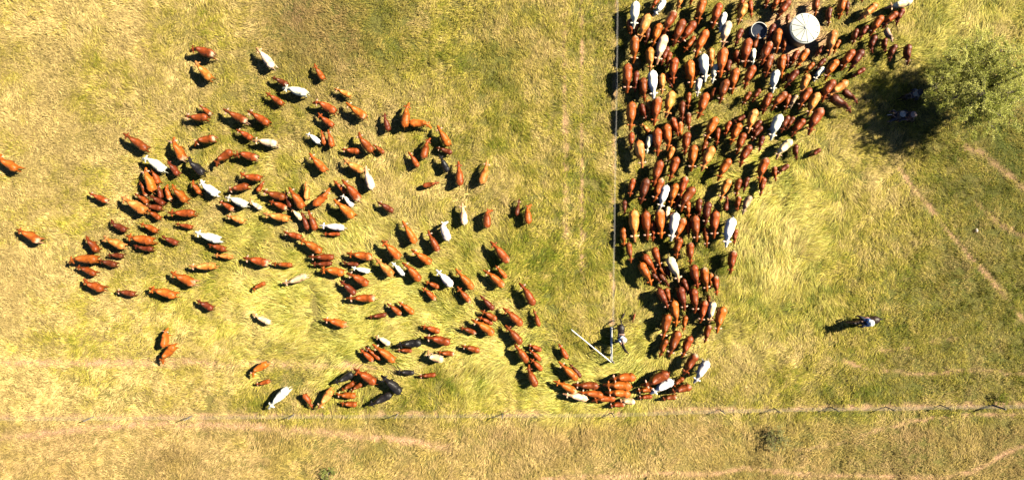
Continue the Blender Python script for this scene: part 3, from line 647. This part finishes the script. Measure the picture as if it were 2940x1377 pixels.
def bend(V, s_len, s_w, s_h, Hn, neck0=1.38, nose=2.42, drop=0.0):
    """local frame: rump at x=0, body along +x; Hn = nose position in the same (metres) frame"""
    X, Y, Z = V[:, 0].copy(), V[:, 1]*s_w, V[:, 2]*s_h
    x0 = neck0*s_len; P0 = np.array([x0, 0.0]); P2 = np.array(Hn); d = max(np.linalg.norm(P2-P0), .2); P1 = P0+np.array([d*.45, 0])
    t = np.clip((X-neck0)/(nose-neck0), 0, 1.05)[:, None]
    C = (1-t)**2*P0+2*t*(1-t)*P1+t*t*P2; dC = 2*(1-t)*(P1-P0)+2*t*(P2-P1); dC /= np.linalg.norm(dC, axis=1)[:, None]+1e-9
    bx_ = np.where(X < neck0, X*s_len, C[:, 0]-dC[:, 1]*Y); by_ = np.where(X < neck0, Y, C[:, 1]+dC[:, 0]*Y)
    Zd = Z-drop*np.clip((X-1.6)/.8, 0, 1.05)*s_h
    Z = np.where(X > 1.6, np.maximum(Zd, .05), Z)
    return np.stack([bx_, by_, Z], 1)
def place_quad(rec, zref, protos, s_def, rs, wk=.59):
    (hx, hy), (wx, wy), (tx, ty), w, code = rec
    if wk < .53: tx, ty, hx, hy = tx+(tx-wx)*.05, ty+(ty-wy)*.05, hx+(hx-wx)*.04, hy+(hy-wy)*.04
    s_w = w/PX/wk*((H-1.1)/H)
    Lpx = math.dist((hx, hy), (wx, wy))+math.dist((wx, wy), (tx, ty)); s_l = Lpx/PX/2.42*((H-1.1)/H)
    s_h = min(max(.45*s_l+.55*s_w, .45), 1.15)*s_def
    if wk < .53: s_h *= 1.08
    s_w = min(max(s_w, s_l*.72), s_l*1.35)
    zt = 1.15*s_h*zref
    Tm = np.array(G(tx, ty, zt)); Wm = np.array(G(wx, wy, zt)); Hm = np.array(G(hx, hy, zt*.8))
    d = Wm-Tm; rz = math.atan2(d[1], d[0]); ca, sa = math.cos(rz), math.sin(rz)
    Hl = Hm-Tm; Hl = np.array([Hl[0]*ca+Hl[1]*sa, -Hl[0]*sa+Hl[1]*ca])
    if Hl[0] < 1.0*s_l: Hl[0] = 1.0*s_l
    V, T, part = protos
    nl = np.linalg.norm(Hl-np.array([1.38*s_l, 0]))/(1.04*s_l)
    W = bend(V, s_l, s_w, s_h, Hl, drop=max(0, min(.55, (.95-nl)*1.3)))
    cxm = .95*s_l; W[:, 0] -= cxm
    loc = (Tm[0]+ca*cxm, Tm[1]+sa*cxm, 0)
    return W, T, part, V, loc, rz, s_h
cows = []; seen = []
for rec in COWS:
    m = ((rec[1][0]+rec[2][0])/2, (rec[1][1]+rec[2][1])/2)
    if any(math.dist(m, q) < 6 for q in seen): continue
    seen.append(m); cows.append(rec)
area = [(math.dist(r[0], r[1])+math.dist(r[1], r[2]))*r[3] for r in cows]
order = sorted(range(len(cows)), key=lambda i: -area[i]); single = set(order[:300])
CN = {'R': 'red-brown', 'O': 'orange', 'D': 'dark maroon', 'K': 'black', 'W': 'white', 'C': 'cream', 'P': 'pale orange', 'G': 'grey-fawn'}
ctr = [((r[0][0]+r[2][0])/2, (r[0][1]+r[2][1])/2) for r in cows]
def word(i): return 'calf' if cows[i][3] < 21.5 else 'cow'
def dirword(dx, dy, ws):
    a = math.degrees(math.atan2(-dy, dx)) % 360; return ws[int((a+22.5)//45) % 8]
HEADW = ['right', 'up-right', 'up', 'up-left', 'left', 'down-left', 'down', 'down-right']
RELW = ['right of', 'up-right of', 'above', 'up-left of', 'left of', 'down-left of', 'below', 'down-right of']
MARKS = [((2311, 82), 100, 'the water tank'), ((2180, 87), 60, 'the round trough'), ((1700, 990), 75, 'the open gate'), ((2560, 300), 150, 'the tree shadow')]
def label_for(i, second=False):
    r = cows[i]; c = ctr[i]; hd = dirword(r[0][0]-r[2][0], r[0][1]-r[2][1], HEADW); rel = None
    near = sorted((k for k in range(len(cows)) if k != i), key=lambda k: math.dist(c, ctr[k]))
    for p, rad, nm in MARKS:
        if math.dist(c, p) < rad and not second: rel = dirword(c[0]-p[0], c[1]-p[1], RELW)+' '+nm; break
    if rel is None:
        j, k = near[:2]
        rel = dirword(c[0]-ctr[j][0], c[1]-ctr[j][1], RELW)+' '+CN[cows[j][4]]+' '+word(j)
        if second:
            k = next((q for q in near[1:6] if cows[q][4] != cows[j][4]), near[1])
            rel = dirword(c[0]-ctr[j][0], c[1]-ctr[j][1], RELW)+' '+CN[cows[j][4]]+', '+dirword(c[0]-ctr[k][0], c[1]-ctr[k][1], RELW)+' '+CN[cows[k][4]]+' one'
        elif math.dist(c, ctr[j]) > 75: rel = 'standing apart'
    if second: return '%s %s heading %s, %s, %.0f%% across photo' % (CN[r[4]], word(i), hd, rel, c[0]/29.4)
    return '%s %s heading %s, %s, %.0f%% across %.0f%% down photo' % (CN[r[4]], word(i), hd, rel, c[0]/29.4, c[1]/13.77)
used = {}
SV = []; ST = []; SC = []; sb = 0
for i, rec in enumerate(cows):
    rs = np.random.default_rng(1000+i)
    pr = COWP[[0, 1, 3, 0, 1, 2][i % 6] if word(i) == 'cow' else [0, 1, 3][i % 3]]
    W, T, part, V0, loc, rz, s_h = place_quad(rec, 1.0, pr, 1.0, rs, wk=.505 if ctr[i][0] > 1740 else .67)
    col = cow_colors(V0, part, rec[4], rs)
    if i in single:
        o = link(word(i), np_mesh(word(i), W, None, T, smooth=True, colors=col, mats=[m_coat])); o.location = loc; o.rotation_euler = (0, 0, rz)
        lab = label_for(i)
        if lab in used or lab[:44] in used: lab = label_for(i, True)
        used[lab[:44]] = i
        used[lab] = i
        g = 'cattle packed in the right paddock' if (ctr[i][0] > 1760 and ctr[i][1] < 1020) else ('cattle filing round the gateway' if ctr[i][0] > 1500 and ctr[i][1] > 1000 else 'cattle spread across the left paddock')
        tag(o, lab, word(i), g)
    else:
        ca, sa = math.cos(rz), math.sin(rz)
        SV.append(np.stack([W[:, 0]*ca-W[:, 1]*sa+loc[0], W[:, 0]*sa+W[:, 1]*ca+loc[1], W[:, 2]], 1)); ST.append(T+sb); SC.append(col); sb += len(W)
if SV:
    o = link('calves', np_mesh('calves', np.concatenate(SV), None, np.concatenate(ST), smooth=True, colors=np.concatenate(SC), mats=[m_coat]))
    tag(o, 'many small red, orange and white calves mixed in among the larger cattle', 'calves', kind='stuff')
# ------------------------------------------------ dogs
DOG = [(a*.335, b*.30, c*.40, d*.46, e) for a, b, c, d, e in COW]
dog_legs = [(.07, .05, .35, 0), (.07, -.05, .35, 0), (.45, .045, .33, 1), (.45, -.045, .33, 1)]
DOGP = quad(DOG, dog_legs, .018, [([(.67, .03, .46), (.66, .05, .52), (.66, .06, .55)], [.02, .018, .004], .5)], ([(0, 0, .48), (-.1, 0, .42), (-.22, .02, .36)], [.016, .014, .008], 6), (.3, -.3, -.3, .3), .012, .25)
for (hx, hy), (tx, ty), colr, lab in (((1815, 925), (1822, 900), (.22, .05, .02), 'small reddish-brown dog in the grass right of the gate rider'),
                                       ((1782, 917), (1793, 899), (.05, .03, .025), 'small dark dog with a pale chest behind the gate rider\'s horse')):
    a = np.array(G(tx, ty, .3)); b = np.array(G(hx, hy, .3)); d = b-a; s_ = np.linalg.norm(d)/.81; rz = math.atan2(d[1], d[0])
    V, T, part = DOGP; W = V*s_; c = np.tile(np.array(colr), (len(V), 1))
    if 'pale' in lab: c[(V[:, 0] > .55) & (V[:, 2] < .42)] = (.7, .66, .6)
    o = link('dog', np_mesh('dog', W, None, T, smooth=True, colors=c, mats=[m_coat])); o.location = (a[0], a[1], 0); o.rotation_euler = (0, 0, rz)
    tag(o, lab, 'dog', 'herding dogs near the gate')
# ================================================ HORSES AND RIDERS
horse_legs = [(.25, .17, 1.05, 0), (.25, -.17, 1.05, 0), (1.36, .14, 1.0, 1), (1.36, -.14, 1.0, 1)]
horse_ears = [([(2.03, .05, 1.74), (2.02, .06, 1.82), (2.03, .062, 1.87)], [.03, .025, .004], .5)]
horse_tail = ([(.02, 0, 1.42), (-.14, 0, 1.34), (-.28, .03, 1.05), (-.34, .05, .7), (-.38, .06, .45)], [.04, .05, .06, .055, .015], 7)
HP_ = quad(HORSE, horse_legs, .052, horse_ears, horse_tail, (1, -1, -1, 1), .032, .35)
m_leather = mat('saddle_leather', (.10, .045, .02), .5, ((.05, .02, .01), 8.0))
m_blanket = mat('saddle_blanket', (.30, .24, .20), .9, ((.35, .12, .08), 9.0))
m_skin = mat('skin', (.45, .26, .18), .6)
m_denim = mat('denim', (.045, .05, .07), .85, ((.03, .032, .04), 20.0))
m_mane = mat('black_mane', (.012, .01, .01), .7)
def skin_mesh(name, chain, mat_, parent, lev=2):
    """chain: list of (joint, parent index or None, radius) -> ONE continuous skinned surface"""
    me = bpy.data.meshes.new('tmp'); me.from_pydata([c[0] for c in chain], [(c[1], i) for i, c in enumerate(chain) if c[1] is not None], [])
    o = link('tmp', me); sk = o.modifiers.new('s', 'SKIN'); sk.use_smooth_shade = True; sb_ = o.modifiers.new('b', 'SUBSURF'); sb_.levels = lev; sb_.render_levels = lev
    if not me.skin_vertices:
        bpy.context.view_layer.objects.active = o
        bpy.ops.mesh.customdata_skin_add()
    for i, c in enumerate(chain):
        r = c[2] if hasattr(c[2], '__len__') else (c[2], c[2]); me.skin_vertices[0].data[i].radius = r
        me.skin_vertices[0].data[i].use_root = (i == 0)
    bpy.context.view_layer.update(); dg = bpy.context.evaluated_depsgraph_get()
    e = bpy.data.meshes.new_from_object(o.evaluated_get(dg)); e.name = name; bpy.data.objects.remove(o); bpy.data.meshes.remove(me)
    e.materials.clear(); e.materials.append(mat_); e.polygons.foreach_set('use_smooth', [True]*len(e.polygons))
    return link(name, e, parent)
def rider(label, hatcol, shirtcol, loc, rz, zs, group=None, vest=None):
    """sits astride facing +x; zs = height of the seat"""
    root = empty('person', (loc[0], loc[1], zs), rz); tag(root, label, 'person', group)
    m_hat = mat('felt_hat', hatcol, .7); m_sh = mat('cotton_shirt', shirtcol, .85, (tuple(q*.8 for q in shirtcol), 7.0), .3)
    root.scale = (1.25, 1.25, 1.1)
    body = [((0, 0, .08), None, (.14, .11)), ((0, 0, .25), 0, (.13, .10)), ((.03, 0, .45), 1, (.16, .11)), ((.04, 0, .52), 2, (.10, .08)), ((.05, 0, .58), 3, .055), ((.07, 0, .66), 4, (.085, .09)), ((.08, 0, .76), 5, (.08, .09)),
            ((.05, .17, .50), 2, .06), ((.10, .24, .30), 7, .045), ((.32, .14, .22), 8, .034), ((.36, .11, .22), 9, .028), ((.05, -.17, .50), 2, .06), ((.10, -.24, .30), 11, .045), ((.32, -.10, .22), 12, .034), ((.36, -.07, .22), 13, .028),
            ((.05, .13, .03), 0, .09), ((.30, .30, -.10), 15, .075), ((.33, .33, -.30), 16, .055), ((.22, .33, -.55), 17, .04), ((.28, .34, -.62), 18, .035), ((.36, .35, -.62), 19, .03),
            ((.05, -.13, .03), 0, .09), ((.30, -.30, -.10), 21, .075), ((.33, -.33, -.30), 22, .055), ((.22, -.33, -.55), 23, .04), ((.28, -.34, -.62), 24, .035), ((.36, -.35, -.62), 25, .03)]
    skin_mesh('body', body, m_skin, root)
    # hands: a palm and five separate curled fingers round the reins
    for sg in (-1, 1):
        hb = MB(); x0, y0, z0 = .385, sg*.09, .22; hb.ellipsoid((x0, y0, z0), (.045, .032, .022), 10, 6)
        for q, (dy, ln) in enumerate(((-.024, .032), (-.009, .038), (.007, .036), (.022, .028))):
            hb.tube([(x0+.03, y0+dy, z0), (x0+.03+ln*.7, y0+dy, z0-.008), (x0+.03+ln*.8, y0+dy, z0-.03), (x0+.03+ln*.3, y0+dy, z0-.04)], [.009, .0085, .008, .006], 6)
        hb.tube([(x0-.01, y0-sg*.028, z0), (x0+.015, y0-sg*.045, z0-.01), (x0+.04, y0-sg*.035, z0-.025)], [.010, .009, .006], 6)
        hb.build('hand', m_skin, root, True)
    shirt = [((0, 0, .12), None, (.165, .135)), ((0, 0, .25), 0, (.155, .125)), ((.03, 0, .45), 1, (.185, .13)), ((.04, 0, .53), 2, (.11, .09)),
             ((.05, .18, .50), 2, .08), ((.10, .25, .30), 4, .064), ((.28, .16, .23), 5, .052), ((.05, -.18, .50), 2, .08), ((.10, -.25, .30), 7, .064), ((.28, -.125, .23), 8, .052)]
    skin_mesh('shirt', shirt, m_sh, root)
    tr_ = [((0, 0, .07), None, (.17, .14)), ((.05, .14, .03), 0, .105), ((.30, .31, -.10), 1, .09), ((.33, .34, -.30), 2, .07), ((.23, .34, -.50), 3, .058), ((.05, -.14, .03), 0, .105), ((.30, -.31, -.10), 5, .09), ((.33, -.34, -.30), 6, .07), ((.23, -.34, -.50), 7, .058)]
    skin_mesh('trousers', tr_, m_denim, root)
    for sg in (-1, 1):
        b = MB(); b.tube([(.225, sg*.34, -.44), (.225, sg*.34, -.58), (.25, sg*.345, -.63), (.33, sg*.35, -.645), (.41, sg*.355, -.65)], [.055, .052, .05, .046, .03], 8); b.build('boot', m_leather, root, True)
    h = MB(); c = (.075, 0, .80)
    h.lathe([(.10, -.005), (.205, .012), (.21, .02), (.112, .012), (.108, .07), (.09, .115), (.05, .12), (.001, .105)], 28, c); h.build('hat', m_hat, root, True)
    f = MB()   # face: nose, eyes, mouth, ears
    f.ellipsoid((.165, 0, .69), (.022, .014, .026), 8, 5)
    for sg in (-1, 1): f.ellipsoid((.08, sg*.088, .69), (.02, .012, .03), 8, 5)
    f.build('face_features', m_skin, root, True)
    e = MB()
    for sg in (-1, 1): e.ellipsoid((.152, sg*.032, .72), (.008, .012, .008), 6, 4)
    e.box((.158, 0, .645), (.006, .045, .008)); e.build('eyes_and_mouth', m_mane, root)
    return root
def horse(label, Hp, Wp, Tp, w, col, blaze=None, group=None, sock=None):
    rec = (Hp, Wp, Tp, w, 'K'); rs = np.random.default_rng(3)
    W, T, part, V0, loc, rz, s_h = place_quad(rec, 1.05, HP_, 1.0, rs, wk=.54)
    c = np.tile(np.array(col), (len(V0), 1)).astype(float)
    if blaze: c[(V0[:, 0] > 2.1) & (np.abs(V0[:, 1]) < .035) & (part == 0)] = (.7, .68, .66)
    c[part == 2] = (.012, .01, .01)
    c[(V0[:, 2] < .3)] *= .6
    root = link('horse', np_mesh('horse', W, None, T, smooth=True, colors=c, mats=[m_coat])); root.location = loc; root.rotation_euler = (0, 0, rz); tag(root, label, 'horse', group)
    # mane, blanket, saddle, bridle follow the same bend
    s_l = (math.dist(Hp, Wp)+math.dist(Wp, Tp))/PX/2.42*((H-1.1)/H)
    def shaped(mb, name, m_):
        V = np.array(mb.v, np.float32)
        (hx, hy), (wx, wy), (tx, ty) = Hp, Wp, Tp; zt = 1.15*s_h*1.05
        Tm = np.array(G(tx, ty, zt)); Hm = np.array(G(hx, hy, zt*.8)); ca, sa = math.cos(rz), math.sin(rz); Hl = Hm-Tm; Hl = np.array([Hl[0]*ca+Hl[1]*sa, -Hl[0]*sa+Hl[1]*ca])
        nl = np.linalg.norm(Hl-np.array([1.38*s_l, 0]))/(1.04*s_l)
        s_w = w/PX/.54*((H-1.1)/H); s_w = min(max(s_w, s_l*.72), s_l*1.35)
        Q = bend(V, s_l, s_w, s_h, Hl, drop=max(0, min(.55, (.95-nl)*1.3))); Q[:, 0] -= .95*s_l
        mb.v = [tuple(q) for q in Q]; mb.build(name, m_, root, True)
    mm = MB(); mm.tube([(1.45, .02, 1.52), (1.6, .05, 1.60), (1.8, .055, 1.67), (2.0, .03, 1.77), (2.08, 0, 1.76)], [.03, .045, .045, .04, .02], 8); shaped(mm, 'mane', m_mane)
    bl = MB(); V, F = loft_body([(.72, .28, 1.475, .95, 1), (.74, .285, 1.482, .93, 1), (1.22, .268, 1.505, .93, 1), (1.24, .255, 1.50, .95, 1)]); bl.add(V, F); shaped(bl, 'saddle_blanket', m_blanket)
    sdl = MB(); sdl.ellipsoid((1.0, 0, 1.50), (.24, .17, .07), 16, 8); sdl.tube([(.80, -.12, 1.54), (.79, 0, 1.60), (.80, .12, 1.54)], .03, 8); sdl.tube([(1.2, 0, 1.52), (1.22, 0, 1.64), (1.22, 0, 1.68)], [.03, .022, .035], 8)
    for sg in (-1, 1): sdl.tube([(1.02, sg*.2, 1.4), (1.05, sg*.31, 1.2), (1.06, sg*.34, .98)], [.05, .07, .05], 8, flat=.3)
    shaped(sdl, 'saddle', m_leather)
    br = MB()
    for sg in (-1, 1): br.tube([(2.36, sg*.06, 1.25), (2.2, sg*.1, 1.42), (1.85, sg*.12, 1.60), (1.45, sg*.08, 1.68)], .009, 5)
    br.tube([(2.3, -.07, 1.3), (2.31, 0, 1.48), (2.3, .07, 1.3)], .010, 5); shaped(br, 'bridle', m_leather)
    return root, loc, rz, s_h, s_l
def mounted(hl, rl, Hp, Wp, Tp, w, hcol, hat, shirt, blaze=False, hg=None, rg=None):
    root, loc, rz, s_h, s_l = horse(hl, Hp, Wp, Tp, w, hcol, blaze, hg)
    return rider(rl, hat, shirt, (loc[0]+math.cos(rz)*.03*s_l, loc[1]+math.sin(rz)*.03*s_l), rz, 1.52*s_h, rg)
mounted('black saddled horse standing at the open white gate', 'person in light blue shirt and tan hat riding at the gate', (1802, 1012), (1784, 988), (1783, 931), 20, (.018, .013, .013), (.62, .48, .40), (.62, .72, .85))
mounted('dark brown horse walking left in the empty part of the right paddock', 'person in blue shirt and white hat riding the lone dark horse', (2424, 923), (2470, 923), (2523, 916), 21, (.03, .017, .014), (.85, .85, .85), (.20, .30, .55))
mounted('dark horse in the tree shadow with a white blaze', 'person in a white hat riding in the shade, leftmost of three', (2546, 331), (2552, 331), (2592, 338), 19, (.015, .012, .012), (.34, .33, .32), (.05, .045, .045), True)  # white hat and shirt darkened in colour to look shaded by the tree
mounted('dark horse in the tree shadow, second from the left', 'person in a pale pink hat riding in the shade, lower right one', (2576, 326), (2584, 328), (2622, 345), 19, (.015, .012, .012), (.3, .22, .2), (.12, .06, .05))  # pale hat and shirt also carry the tree's shade in their colour
mounted('dark horse in the tree shadow, nearest to the trunk', 'person in a grey shirt and dark hat riding in the shade, topmost', (2648, 266), (2638, 268), (2596, 280), 19, (.015, .012, .012), (.03, .03, .04), (.20, .19, .17))
